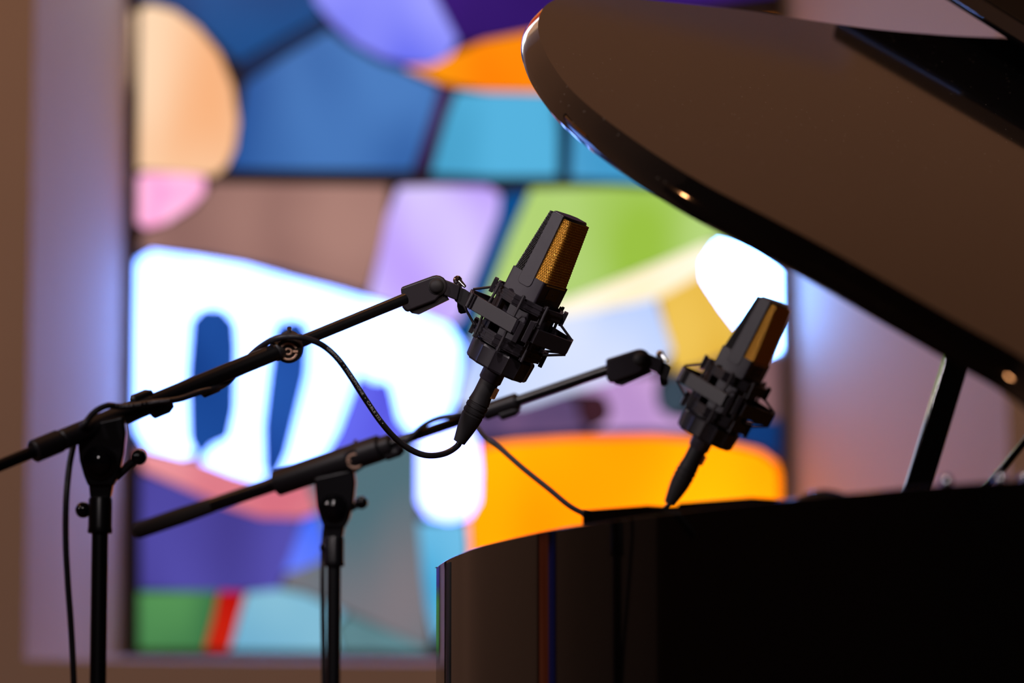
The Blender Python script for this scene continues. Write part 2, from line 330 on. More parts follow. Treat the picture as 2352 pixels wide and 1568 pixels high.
# the next window of the row, out of the picture to the left; the polished piano mirrors it
w2 = empty('window_2', W(wl(Vector((-2.66, 6.3, 0))), .9, DEEP)); tagk(w2, 'structure'); w2['label'] = 'slender stained glass window further left along the same wall'
uc = wl(Vector((-2.66, 6.3, 0)))
def W2(u, z, d): return W(uc+u, z, DEEP+d)
for (u0, z0, u1, z1) in ((-.36, .86, -.32, 3.5), (.32, .86, .36, 3.5), (-.36, .82, .36, .86), (-.36, 3.5, .36, 3.54)):
    MB().loft([W2(u0, z0, 0), W2(u1, z0, 0), W2(u1, z1, 0), W2(u0, z1, 0)], [W2(u0, z0, .03), W2(u1, z0, .03), W2(u1, z1, .03), W2(u0, z1, .03)]).build('window_frame', 'dark_wood', w2, smooth=False, bevel=.003)
MB().loft([W2(-.33, .85, 0), W2(.33, .85, 0), W2(.33, 3.51, 0), W2(-.33, 3.51, 0)], [W2(-.33, .85, .006), W2(.33, .85, .006), W2(.33, 3.51, .006), W2(-.33, 3.51, .006)]).build('lead_lattice', 'lead', w2, smooth=False)
for (z0, z1, cuts, cols) in ((.88, 1.3, (-.31, -.05, .31), ((40,40,120), (150,60,30))), (1.32, 1.75, (-.31, .08, .31), ((30,80,160), (60,60,170))), (1.77, 2.12, (-.31, -.1, .31), ((20,90,210), (40,120,240))),
                             (2.14, 2.55, (-.31, .0, .31), (WB, WB)), (2.57, 2.74, (-.31, .31), ((30,70,200),)), (2.76, 2.9, (-.31, .31), ((230,235,255),)), (2.92, 3.1, (-.31, .1, .31), ((190,20,20), (150,60,190))), (3.12, 3.48, (-.31, -.05, .31), ((255,130,20), (250,160,90)))):
    for k, c_ in enumerate(cols):
        a_, b_ = cuts[k]+.006, cuts[k+1]-.006; sl = .05*(k-.5)
        MB().loft([W2(a_, z0, .004), W2(b_, z0, .004), W2(b_, z1-.03+sl*.3, .004), W2(a_, z1, .004)], [W2(a_, z0, .014), W2(b_, z0, .014), W2(b_, z1-.03+sl*.3, .014), W2(a_, z1, .014)]).build(
            'glass_pane', glass('stained_glass', c_, tuple(min(255, v+25) for v in c_), 6.0 if c_ == WB else .5, 4), w2, smooth=False)

# ------------------------------------------------------------------ the grand piano
RIMZ = at(1000, 1310, 1.03).z
ANG, TILT = radians(24), radians(25.6)
PD = Vector((cos(ANG), sin(ANG), 0)); PF = Vector((-sin(ANG), cos(ANG), 0))      # towards the keyboard, towards the open side
PS = PF*cos(TILT) + Vector((0, 0, sin(TILT))); PNn = PD.cross(PS)
ZUP = Vector((0, 0, 1))
HP = on_plane(2710, 1075, Vector((0, 0, RIMZ)), ZUP)                             # hinge corner at the tail
piano = empty('grand_piano', Vector((HP.x, HP.y, 0)) + PD*.8 + PF*.7)
tag(piano, 'polished black grand piano with its dusty lid propped open', 'piano')
def pc(a, p, z=0): q = HP+PD*a+PF*p; return Vector((q.x, q.y, z))
rim_px = [(2352,1100),(2230,1108),(2100,1118),(1900,1137),(1700,1158),(1500,1182),(1300,1210),(1200,1230),(1100,1255),(1060,1270),(1030,1283),(1014,1293),(1002,1303)]
tail = [on_plane(x, y, Vector((0, 0, RIMZ)), ZUP) for x, y in rim_px]
case = [pc(1.62, -.06), pc(.9, -.06), pc(.12, -.06), pc(.02, -.03), pc(-.03, .04)] + tail + \
       [pc(-.005, 1.395), pc(.05, 1.425), pc(.2, 1.43), pc(.5, 1.43), pc(.9, 1.44), pc(1.62, 1.45)]
case = [Vector((q.x, q.y, RIMZ)) for q in case]
corner = {0, len(case)-1}
sm = catmull(case[:5+len(tail)], 6)+catmull([Vector((q.x, q.y, RIMZ)) for q in (pc(-.028, 1.185), pc(-.015, 1.20), pc(.02, 1.24), pc(.1, 1.32), pc(.25, 1.40), pc(.5, 1.43), pc(.9, 1.44), pc(1.62, 1.45))], 6); n = len(sm)
def inset(poly, d):
    out = []
    for i, p in enumerate(poly):
        a, c = poly[max(i-1, 0)], poly[min(i+1, len(poly)-1)]; t = (c-a); t.z = 0; t.normalize()
        out.append(p+Vector((t.y, -t.x, 0))*d)
    return out
inn = inset(sm, .055)
# make sure the inset really goes inwards
cen = pc(.8, .7, RIMZ)
if sum((p-cen).length for p in inn) > sum((p-cen).length for p in sm): inn = inset(sm, -.055)
def ringwall(outer, inner, z0, z1):
    m = len(outer); v = []; f = []
    for z in (z0, z1):
        v += [Vector((p.x, p.y, z)) for p in outer]; v += [Vector((p.x, p.y, z)) for p in inner]
    for i in range(m-1):
        f += [(i, i+1, 2*m+i+1, 2*m+i), (m+i, 3*m+i, 3*m+i+1, m+i+1), (2*m+i, 2*m+i+1, 3*m+i+1, 3*m+i), (i, m+i, m+i+1, i+1)]
    f += [(0, 2*m, 3*m, m), (m-1, 2*m-1, 4*m-1, 3*m-1)]
    return v, f
v, f = ringwall(sm, inn, RIMZ-.31, RIMZ)
MB().add(v, f).build('rim', 'ebony', piano, bevel=.004, segs=3, ang=50)
inn2 = inset(sm, .05 if inn[0] != sm[0] and (inn[5]-sm[5]).dot(inset(sm, .05)[5]-sm[5]) > 0 else -.05)
MB().loft([Vector((p.x, p.y, RIMZ-.20)) for p in inn2], [Vector((p.x, p.y, RIMZ-.19)) for p in inn2]).build('soundboard', 'gold_plate', piano, smooth=False)
for k in range(40):
    t = k/39
    MB().cyl(pc(1.3, .05+1.25*t, RIMZ-.12), pc(.12+.35*t*t, .06+1.2*t, RIMZ-.12), .0009, n=5).build('string', 'wire_steel', piano)
MB().box((0, 0, 0), (.05, 1.30, .02), Matrix.Translation(pc(1.3, .68, RIMZ-.14)) @ Matrix.Rotation(ANG, 4, 'Z')).build('pin_block', 'gold_plate', piano, smooth=False)
ky = Matrix.Translation(pc(1.66, .695, RIMZ-.2)) @ Matrix.Rotation(ANG, 4, 'Z')
MB().box((0, 0, -.06), (.36, 1.50, .06), ky).build('key_bed', 'ebony', piano, smooth=False, bevel=.004)
MB().box((-.13, 0, .08), (.02, 1.38, .22), ky).build('fallboard', 'ebony', piano, smooth=False, bevel=.004)
for k in range(52):
    MB().box((.02, -.61+1.22*(k+.5)/52, 0), (.15, 1.22/52-.0012, .022), ky).build('white_key', 'ivory', piano, smooth=False)
for k in range(51):
    if k % 7 not in (1, 4): MB().box((-.02, -.61+1.22*(k+1)/52, .015), (.095, .011, .02), ky).build('black_key', 'gloss_knob', piano, smooth=False)
for (a, p) in ((.15, .55), (1.45, .08), (1.45, 1.30)):
    q = pc(a, p, 0)
    MB().lathe([(0.02, .02), (.03, .035), (.06, .035), (.08, .028), (.12, .032), (.55, .055), (.60, .065), (.70, .07)], 24, q).build('leg', 'ebony', piano)
# narrow dark strip on the case side near the tail corner
js = [on_plane(x, y, Vector((0, 0, RIMZ)), ZUP) for x, y in ((1034, 1281), (1028, 1285))]
jn = (js[1]-js[0]).normalized(); jo = Vector((-jn.y, jn.x, 0)); jo = jo if jo.dot(EYE-js[0]) > 0 else -jo
MB().loft([js[0]+jo*.0012-ZUP*.004, js[1]+jo*.0012-ZUP*.004, js[1]-jo*.004-ZUP*.004, js[0]-jo*.004-ZUP*.004],
          [js[0]+jo*.0012-ZUP*.305, js[1]+jo*.0012-ZUP*.305, js[1]-jo*.004-ZUP*.305, js[0]-jo*.004-ZUP*.305]).build('rim_strip', 'rubber', piano, smooth=False)
# lid
LIDT = .027
LP = HP+ZUP*.028
def lidpt(a, p, h=0): return LP+PD*a+PS*p+PNn*h
def lid_px(x, y):
    q = on_plane(x, y, LP, PNn)-LP; return Vector((q.dot(PD), q.dot(PS), 0))
face_px = [(2352,824),(2220,750),(2085,674),(1900,570),(1740,486),(1620,424),(1520,364),(1440,310),(1370,258),(1310,204),(1268,148),(1246,104),(1236,66),(1240,34),(1256,10),(1290,-6),(1340,-12),(1420,-6),(1530,4),(1700,22),(1850,45),(2000,66),(2120,77),(2250,85)]
prof = [lid_px(x, y) for x, y in face_px]
e = prof[-1]
lid_out = [Vector((1.2, .0, 0)), Vector((.4, .0, 0)), Vector((-.02, .0, 0)), Vector((-.05, .05, 0))] + prof + [e+Vector((.2, .05, 0)), e+Vector((.42, .13, 0)), Vector((1.2, 1.57, 0))]
lo = catmull(lid_out, 5)
def offs(poly, d):
    out = []; m = len(poly)
    for i, p in enumerate(poly):
        t = poly[min(i+1, m-1)]-poly[max(i-1, 0)]; t.normalize(); out.append(p+Vector((-t.y, t.x, 0))*d)
    return out
osg = 1 if offs(lo, .02)[len(lo)//3].x < lo[len(lo)//3].x else -1
prf = [(0, 0), (.004, -.006), (.0085, -.0125), (.0115, -.0180), (.0130, -.0225), (.0128, -.0265), (.010, -.0295), (.003, -.031)]
lv = []; lf = []; m = len(lo)
for d, h in prf: lv += [lidpt(q.x, q.y, h) for q in offs(lo, d*osg)]
for r_ in range(len(prf)-1):
    for k in range(m): lf.append((r_*m+k, r_*m+(k+1) % m, (r_+1)*m+(k+1) % m, (r_+1)*m+k))
lf += [tuple(range(m)), tuple(range((len(prf)-1)*m, len(prf)*m))]
MB().add(lv, lf).build('lid', 'ebony_dusty', piano, ang=28)
for a in (.25, .75, 1.05):
    MB().cyl(lidpt(a-.05, -.012, -.012), lidpt(a+.05, -.012, -.012), .008, n=12).build('hinge', 'chrome', piano)
# front flap folded back over the lid, its tail-side edge held a little off it
FA0, FA1, FT = .505, 1.16, .024
def flap(a, p, h): 
    t = (FA1-a)/(FA1-FA0); return lidpt(a+.057*(p-1.3)*t, p, .006+(.036+.0215*(p-1.3))*t+h)
MB().loft([flap(FA0, -.01, 0), flap(FA1, -.01, 0), flap(FA1, 1.60, 0), flap(FA0, 1.60, 0)],
          [flap(FA0, -.01, FT), flap(FA1, -.01, FT), flap(FA1, 1.60, FT), flap(FA0, 1.60, FT)]).build('front_flap', 'satin_black', piano, bevel=.004, segs=3, ang=50)
M['flap_blackout'] = mat('unreflecting_black', (.002, .002, .002), 1, ior=1.0)  # black sheet added under the flap so its mirror image stays dark
ff = bpy.data.objects['front_flap']
MB().loft([flap(FA0+.006, 0, -.004), flap(FA1-.01, 0, -.003), flap(FA1-.01, 1.595, -.003), flap(FA0+.006, 1.595, -.004)],
          [flap(FA0+.006, 0, .001), flap(FA1-.01, 0, .001), flap(FA1-.01, 1.595, .001), flap(FA0+.006, 1.595, .001)]).build('flap_blackout', 'flap_blackout', ff, smooth=False)
MB().loft([flap(FA0-.002, 0, .003), flap(FA0+.004, 0, .003), flap(FA0+.004, 1.598, .003), flap(FA0-.002, 1.598, .003)],
          [flap(FA0-.002, 0, .021), flap(FA0+.004, 0, .021), flap(FA0+.004, 1.598, .021), flap(FA0-.002, 1.598, .021)]).build('edging', 'ebony', ff, bevel=.002, segs=3)
# lid props
pb = at(2034, 1360, 1.10); pt = at(2385, 210, 1.115)
def stick(name, p0, p1, w_, d_):
    ax = (p1-p0).normalized(); s_ = ax.cross(F).normalized(); t_ = ax.cross(s_)
    MB().loft([p0+s_*x+t_*y for x, y in ((-w_, -d_), (w_, -d_), (w_, d_), (-w_, d_))], [p1+s_*x*.92+t_*y for x, y in ((-w_, -d_), (w_, -d_), (w_, d_), (-w_, d_))]).build(name, 'ebony', piano, smooth=False, bevel=.003)
stick('prop_stick', pb, pt, .0145, .010)
stick('short_prop', pb+Vector((.02, .03, 0)), at(2420, 936, 1.10)+Vector((0, .03, 0)), .0042, .005)
for (x, y) in ((2160, 1103), (2284, 1097), (2344, 1095)):  # chrome studs added to give the bright highlight discs along the rim
    q = on_plane(x, y+6, Vector((0, 0, RIMZ+.002)), ZUP); q = Vector((q.x+.006, q.y+.012, RIMZ))
    MB().lathe([(0, .005), (.006, .005), (.009, .0035), (.010, .001)], 16, q).build('glint_stud', 'chrome', piano)
q0 = on_plane(1850, 1142, Vector((0, 0, RIMZ)), ZUP)
qa = (on_plane(1930, 1134, Vector((0, 0, RIMZ)), ZUP)-q0).normalized(); qb = Vector((-qa.y, qa.x, 0))
if qb.dot(cen-q0) < 0: qb = -qb
MB().add([q0+qb*(.016+.011*sin(2*pi*k/24)*j/6)+qa*(.036*cos(2*pi*k/24)*j/6)+ZUP*(.0075*cos(pi/2*j/6)) for j in range(7) for k in range(24)],
         [(j*24+k, j*24+(k+1) % 24, (j+1)*24+(k+1) % 24, (j+1)*24+k) for j in range(6) for k in range(24)]).build('felt_pad', 'ebony', piano)

# thin notched board lying on the rim
bp0 = on_plane(1312, 1203, Vector((0, 0, RIMZ+.004)), ZUP); bp1 = on_plane(1700, 1160, Vector((0, 0, RIMZ+.004)), ZUP)
bx = (bp1-bp0); L = bx.length; bx.normalize(); by = Vector((-bx.y, bx.x, 0)); by = by if by.dot(cen-bp0) > 0 else -by
board = empty('board', bp0+bx*L/2)
tag(board, 'thin black notched board lying on the piano rim beneath the rear microphone', 'board')
o0 = bp0+by*.012
prf = [(0, 0), (L, 0), (L, .0075), (L*.58, .0095), (L*.58, .0072), (L*.40, .0084), (L*.40, .0108), (0, .0128)]
MB().loft([o0+bx*x+ZUP*z for x, z in prf], [o0+bx*x+ZUP*z+by*.035 for x, z in prf]).build('plank', 'ebony', board, smooth=False, bevel=.0006)
for t in (.22, .9):
    MB().cyl(o0+bx*L*t+by*.012-ZUP*.004, o0+bx*L*t+by*.012, .004, n=12).build('foot', 'rubber', board)

# ------------------------------------------------------------------ microphones and shock mounts
TILTC = radians(7)
def mic_frames(p0, rel, ex, ey, alpha):
    """p0: foot of the microphone in the picture, (ex, ey): lean of its axis; returns frames of microphone and mount"""
    l = sqrt(ex*ex+ey*ey); ex /= l; ey /= l; c, s = cos(TILTC), sin(TILTC)
    A = R*(ex*c)+U*(ey*c)-F*s; Q = (R*ey-U*ex).normalized(); V = Q.cross(A).normalized()
    loc = at(*p0, rel)
    def frame(x, z):
        y = z.cross(x); m = Matrix((x, y, z)).transposed().to_4x4(); m.translation = loc; return m
    return frame(Q*cos(alpha)+V*sin(alpha), A), frame(Q, A), A, Q, V
mm = .001
def V3(a, b_, s): return Vector((a*mm, b_*mm, s*mm))
def section(t, grow=0):
    A = 20.3-7.0*t+grow; B = 22.6-1.0*t+grow
    return A, B
def grille_path(t, sign, n):
    A, B = section(t)
    pts = [(7.2, B+1.0), (A-6, B+.5)]
    for k in range(7):
        a = pi/2*k/6; pts.append((A-4.5+4.5*sin(a), B-4.5+4.5*cos(a)))
    pts = pts+[(x, -y) for x, y in reversed(pts)]
    d = [0]
    for p, q in zip(pts, pts[1:]): d.append(d[-1]+math.hypot(q[0]-p[0], q[1]-p[1]))
    out = []; j = 0
    for i in range(n):
        g = d[-1]*i/(n-1)
        while j < len(d)-2 and d[j+1] < g: j += 1
        f_ = (g-d[j])/max(1e-9, d[j+1]-d[j]); p, q = pts[j], pts[j+1]
        x, y = p[0]+(q[0]-p[0])*f_, p[1]+(q[1]-p[1])*f_
        nx, ny = -(q[1]-p[1]), (q[0]-p[0]); l = math.hypot(nx, ny); nx, ny = nx/l, ny/l
        if nx*x+ny*y < 0: nx, ny = -nx, -ny
        out.append((sign*x, y, sign*nx, ny))
    return out
S0, S1 = 114.0, 180.5
def weave(sign):
    m = MB(); NR, NC = 27, 60
    G = [grille_path(i/(NR-1), sign, NC) for i in range(NR)]
    def P(i, j, off): x, y, nx, ny = G[i][j]; return V3(x+nx*off, y+ny*off, S0+(S1-S0)*i/(NR-1))
    for i in range(NR): m.tube([P(i, j, .42 if (i+j) % 2 else -.22) for j in range(NC)], .62*mm, 4)
    for j in range(NC): m.tube([P(i, j, .42 if (i+j) % 2 == 0 else -.22) for i in range(NR)], .42*mm, 4)
    k = MB(); N = 24; ring = []
    for t, s_ in ((0, S0-3), (0, S0), (1, S1)):
        ring += [V3(x-nx*.9, y-ny*.9, s_) for x, y, nx, ny in grille_path(t, sign, N)]
    k.add(ring, [(r*N+i, r*N+i+1, (r+1)*N+i+1, (r+1)*N+i) for r in range(2) for i in range(N-1)])
    k.f.append(tuple(2*N+i for i in range(N)))
    return m, k
def rrect(a, b_, r, s_, n=4):
    out = []
    for (cx, cy, a0) in ((a-r, b_-r, 0), (-a+r, b_-r, pi/2), (-a+r, -b_+r, pi), (a-r, -b_+r, 3*pi/2)):
        for k in range(n+1): out.append(V3(cx+r*cos(a0+pi/2*k/n), cy+r*sin(a0+pi/2*k/n), s_))
    return out
def make_text(txt, size, mtx, depth=.00005):
    cu = bpy.data.curves.new('txt', 'FONT'); cu.body = txt; cu.size = size; cu.align_x = 'CENTER'; cu.align_y = 'CENTER'; cu.extrude = depth
    t = bpy.data.objects.new('txt', cu); COL.objects.link(t); bpy.context.view_layer.update()
    dg = bpy.context.evaluated_depsgraph_get(); me = t.evaluated_get(dg).to_mesh()
    vs = [v.co.copy() for v in me.vertices]; fs = [tuple(p.vertices) for p in me.polygons]
    t.evaluated_get(dg).to_mesh_clear(); bpy.data.objects.remove(t); bpy.data.curves.remove(cu)
    return ([mtx @ v for v in vs] if mtx else vs), fs
def make_mic(mtx, label):
    t = empty('microphone', mtx); tag(t, label, 'microphone', 'gold-fronted microphones aimed at the piano')
    kw = dict(parent=t, world=False)
    MB().lathe([(0, 10.6*mm), (1.5*mm, 11.6*mm), (16*mm, 11.6*mm), (24*mm, 13*mm)], 40).build('base_collar', 'mic_body', **kw)
    b = MB(); b.loft(rrect(16, 19, 5, 20), rrect(20.6, 25, 3, 40)); b.build('lower_taper', 'mic_body', **kw)
    body = MB().loft(rrect(20.6, 25, 2.2, 40), rrect(20.6, 25, 2.2, 116)).build('body', 'mic_body', **kw)
    # switch window and faint serial number on the front of the body
    fr = Matrix(((0, 0, 1, 0), (1, 0, 0, 0), (0, 1, 0, 0), (0, 0, 0, 1)))
    MB().box(V3(20.7, 0, 106), V3(.8, 22, 11)).build('switch_window', 'gloss_knob', body, world=False, smooth=False)
    o_ = MB(); v_, f_ = make_text('XLII', .0042, Matrix.Translation(V3(21.15, 0, 106)) @ fr); o_.add(v_, f_).build('switch_mark', 'engrave', body, world=False, smooth=False)
    o_ = MB(); v_, f_ = make_text('70031', .0050, Matrix.Translation(V3(20.65, 1, 94)) @ fr); o_.add(v_, f_).build('serial_number', 'engrave', body, world=False, smooth=False)
    for sign, mw, mbk, nm in ((1, 'gold_wire', 'gold_back', 'front_grille'), (-1, 'black_wire', 'black_back', 'rear_grille')):
        wv, bk = weave(sign)
        g = wv.build(nm, mw, smooth=False, **kw)
        bk.build('gauze', mbk, g, world=False, smooth=False)
    for sg in (1, -1):
        pts = [(-8.4, 109), (-7.6, 105.8), (-4.8, 104), (4.8, 104), (7.6, 105.8), (8.4, 109), (8.2, 116), (6.6, 182.4), (-6.6, 182.4), (-8.2, 116)]
        MB().loft([V3(x, sg*23.0, s_) for x, s_ in pts], [V3(x, sg*(25.9-.8*(s_-104)/78), s_) for x, s_ in pts]).build('side_strip', 'mic_body', bevel=.0006, segs=2, **kw)
    MB().loft([V3(x, y, 180.6) for x, y in ((-7, -24.4), (7, -24.4), (11.5, -15), (11.5, 15), (7, 24.4), (-7, 24.4), (-11.5, 15), (-11.5, -15))],
              [V3(x, y, 183.4) for x, y in ((-6, -24), (6, -24), (9.5, -14), (9.5, 14), (6, 24), (-6, 24), (-9.5, 14), (-9.5, -14))]).build('top_cap', 'mic_cap', bevel=.0005, **kw)
    return t
def band(m, poly, th, s0, s1, closed):
    """flat band standing on its edge along a polygon"""
    n = len(poly); inn_ = []; P = [Vector((x, y, 0)) for x, y in poly]
    for i in range(n):
        a = P[(i-1) % n] if closed or i > 0 else P[i]; c = P[(i+1) % n] if closed or i < n-1 else P[i]
        d1 = (P[i]-a).normalized() if (P[i]-a).length > 1e-6 else (c-P[i]).normalized(); d2 = (c-P[i]).normalized() if (c-P[i]).length > 1e-6 else d1
        t = (d1+d2).normalized(); nn = Vector((-t.y, t.x, 0))
        if nn.dot(P[i]) > 0: nn = -nn
        inn_.append(P[i]+nn*th/max(.5, t.dot(d1)))
    v = [V3(p.x, p.y, s_) for s_ in (s0, s1) for q in (P, inn_) for p in q]
    f = []
    for i in range(n if closed else n-1):
        j = (i+1) % n
        f += [(i, j, 2*n+j, 2*n+i), (n+i, 3*n+i, 3*n+j, n+j), (2*n+i, 2*n+j, 3*n+j, 3*n+i), (i, n+i, n+j, j)]
    if not closed: f += [(0, 2*n, 3*n, n), (n-1, 2*n-1, 4*n-1, 3*n-1)]
    m.add(v, f); return m
def octo(r, a0=22.5, n=8): return [(r*cos(radians(a0+360/n*k)), r*sin(radians(a0+360/n*k))) for k in range(n)]
def make_mount(mtx, label):
    t = empty('shock_mount', mtx); tag(t, label, 'shock mount', 'suspension mounts carrying the microphones')
    kw = dict(parent=t, world=False)
    # fluted clamping nut round the foot of the microphone
    def flute(a): x = (a*14/(2*pi)) % 1; return 1-.05*sin(pi*x)**.7
    MB().lathe([(14*mm, 14*mm), (14*mm, 31.5*mm), (16*mm, 33*mm), (33*mm, 34*mm), (35*mm, 33*mm), (35*mm, 14*mm)], 168, mod=flute).build('clamping_nut', 'shock', ang=25, **kw)
    MB().lathe([(34*mm, 25.0*mm), (37*mm, 33.5*mm), (39*mm, 33.5*mm), (39*mm, 28*mm)], 40).build('nut_collar', 'shock', **kw)
    for nm, s0, s1 in (('lower_ring', 38.5, 50.5), ('upper_ring', 83, 94)):
        r_ = band(MB(), octo(39), 3.2, s0, s1, True).build(nm, 'shock', smooth=False, bevel=.0006, **kw)
        g = MB(); band(g, octo(40), 1.2, s0+2.2, s0+4.0, True); band(g, octo(40), 1.2, s1-4.0, s1-2.2, True)
        g.build('rib', 'shock', r_, world=False, smooth=False)
        band(MB(), octo(35), 3.0, s0+2, s1-3, True).build('inner_ring', 'shock', r_, world=False, smooth=False)
        for k in (-54, -9, 28, 126, 171, 208):
            MB().box(V3(40*sin(radians(k)), -40*cos(radians(k)), s1+.5 if s0 > 60 else s0-.5), V3(4.6, 4.6, 3.2)).build('hook', 'shock', r_, world=False, smooth=False, bevel=.0005)
        for sg in (-1, 1):
            MB().box(V3(sg*38.5, -3, (s0+s1)/2+(.6 if s0 > 60 else -.6)), V3(4.4, 15, s1-s0+3.6)).build('end_plate', 'shock', r_, world=False, smooth=False, bevel=.0006)
    for k in range(4):       # uprights of the inner cage
        a = radians(-144+90*k); q = Vector((cos(a), sin(a), 0)); s_ = Vector((-sin(a), cos(a), 0))
        MB().loft([(q*36+s_*7)*mm+V3(0, 0, 40), (q*36-s_*7)*mm+V3(0, 0, 40), (q*33-s_*7)*mm+V3(0, 0, 40), (q*33+s_*7)*mm+V3(0, 0, 40)],
                  [(q*36+s_*5)*mm+V3(0, 0, 92), (q*36-s_*5)*mm+V3(0, 0, 92), (q*33-s_*5)*mm+V3(0, 0, 92), (q*33+s_*5)*mm+V3(0, 0, 92)]).build('upright', 'shock', bevel=.0006, **kw)
    # outer frame: two straight bars with an open front, and the back
    left = [(-5, -42), (-2, -53), (-55, -22), (-57, 4), (-4, 50), (4, 50), (57, 4), (56, -22), (21, -52), (19, -42)]
    fr_ = band(MB(), left, 3.4, 59, 74.5, False).build('outer_frame', 'shock', smooth=False, bevel=.0007, **kw)
    for x in (-52.5, -49.5): MB().box(V3(x, -23.6-(x+53)*.585, 66.7), V3(1.2, 3.2, 16.1)).build('frame_rib', 'shock', fr_, world=False, smooth=False)
    for x, y, h0, h1 in ((4, -49, 52, 73), (13, -48, 56, 79)):
        MB().box(V3(x, y, (h0+h1)/2), V3(6, 4, h1-h0)).build('front_tab', 'shock', smooth=False, bevel=.0008, **kw)
    for x in (2, 15):
        MB().tube([V3(x-4, -47.5, 74), V3(x-2, -49, 78.5), V3(x+1.5, -48.5, 79.5), V3(x+4, -46, 77)], 1.1*mm, 8).build('elastic_loop', 'elastic', **kw)
    for k in (-54, -9, 28, 126, 171, 208):
        x, y = 41.6*sin(radians(k)), -41.6*cos(radians(k))
        MB().tube([V3(x, y, 36), V3(x, y, 44), V3(x*1.03, y*1.03, 58), V3(x*1.05, y*1.05, 67), V3(x*1.03, y*1.03, 76), V3(x, y, 88), V3(x, y, 97)], 1.45*mm, 8).build('elastic_band', 'elastic', **kw)
    for (p, q) in (((-56, -12, 58), (-38, -16, 46)), ((-55, 4, 75), (-36, 10, 87)), ((56, -12, 59), (34, -18, 48)), ((56, 4, 59), (33, 12, 49)), ((55, -12, 75), (36, -12, 85))):
        MB().cyl(V3(*p), V3(*q), 1.3*mm, n=8).build('brace', 'shock', **kw)
    return t
FRONT = dict(p0=(1124, 875), rel=1.0, e=(.444, .896), alpha=radians(29))
BACK = dict(p0=(1603, 1031), rel=1.10, e=(.457, .889), alpha=radians(27))
f1, g1, A1, Q1, V1 = mic_frames(FRONT['p0'], FRONT['rel'], *FRONT['e'], FRONT['alpha'])
f2, g2, A2, Q2, V2 = mic_frames(BACK['p0'], BACK['rel'], *BACK['e'], BACK['alpha'])
mic1 = make_mic(f1, 'sharp black microphone with woven gold front, nearer the camera and further left')
mnt1 = make_mount(g1, 'black suspension mount holding the nearer, sharp gold-fronted microphone')
def copy_tree(o, parent=None):
    c = o.copy(); COL.objects.link(c)
    if parent is not None: c.parent = parent
    for ch in list(o.children): copy_tree(ch, c)
    return c
mic2 = copy_tree(mic1); mic2.matrix_world = f2
tag(mic2, 'blurred black microphone with gold front, above the piano rim on the right', 'microphone', 'gold-fronted microphones aimed at the piano')
mnt2 = copy_tree(mnt1); mnt2.matrix_world = g2
tag(mnt2, 'black suspension mount holding the farther, blurred microphone by the lid', 'shock mount', 'suspension mounts carrying the microphones')

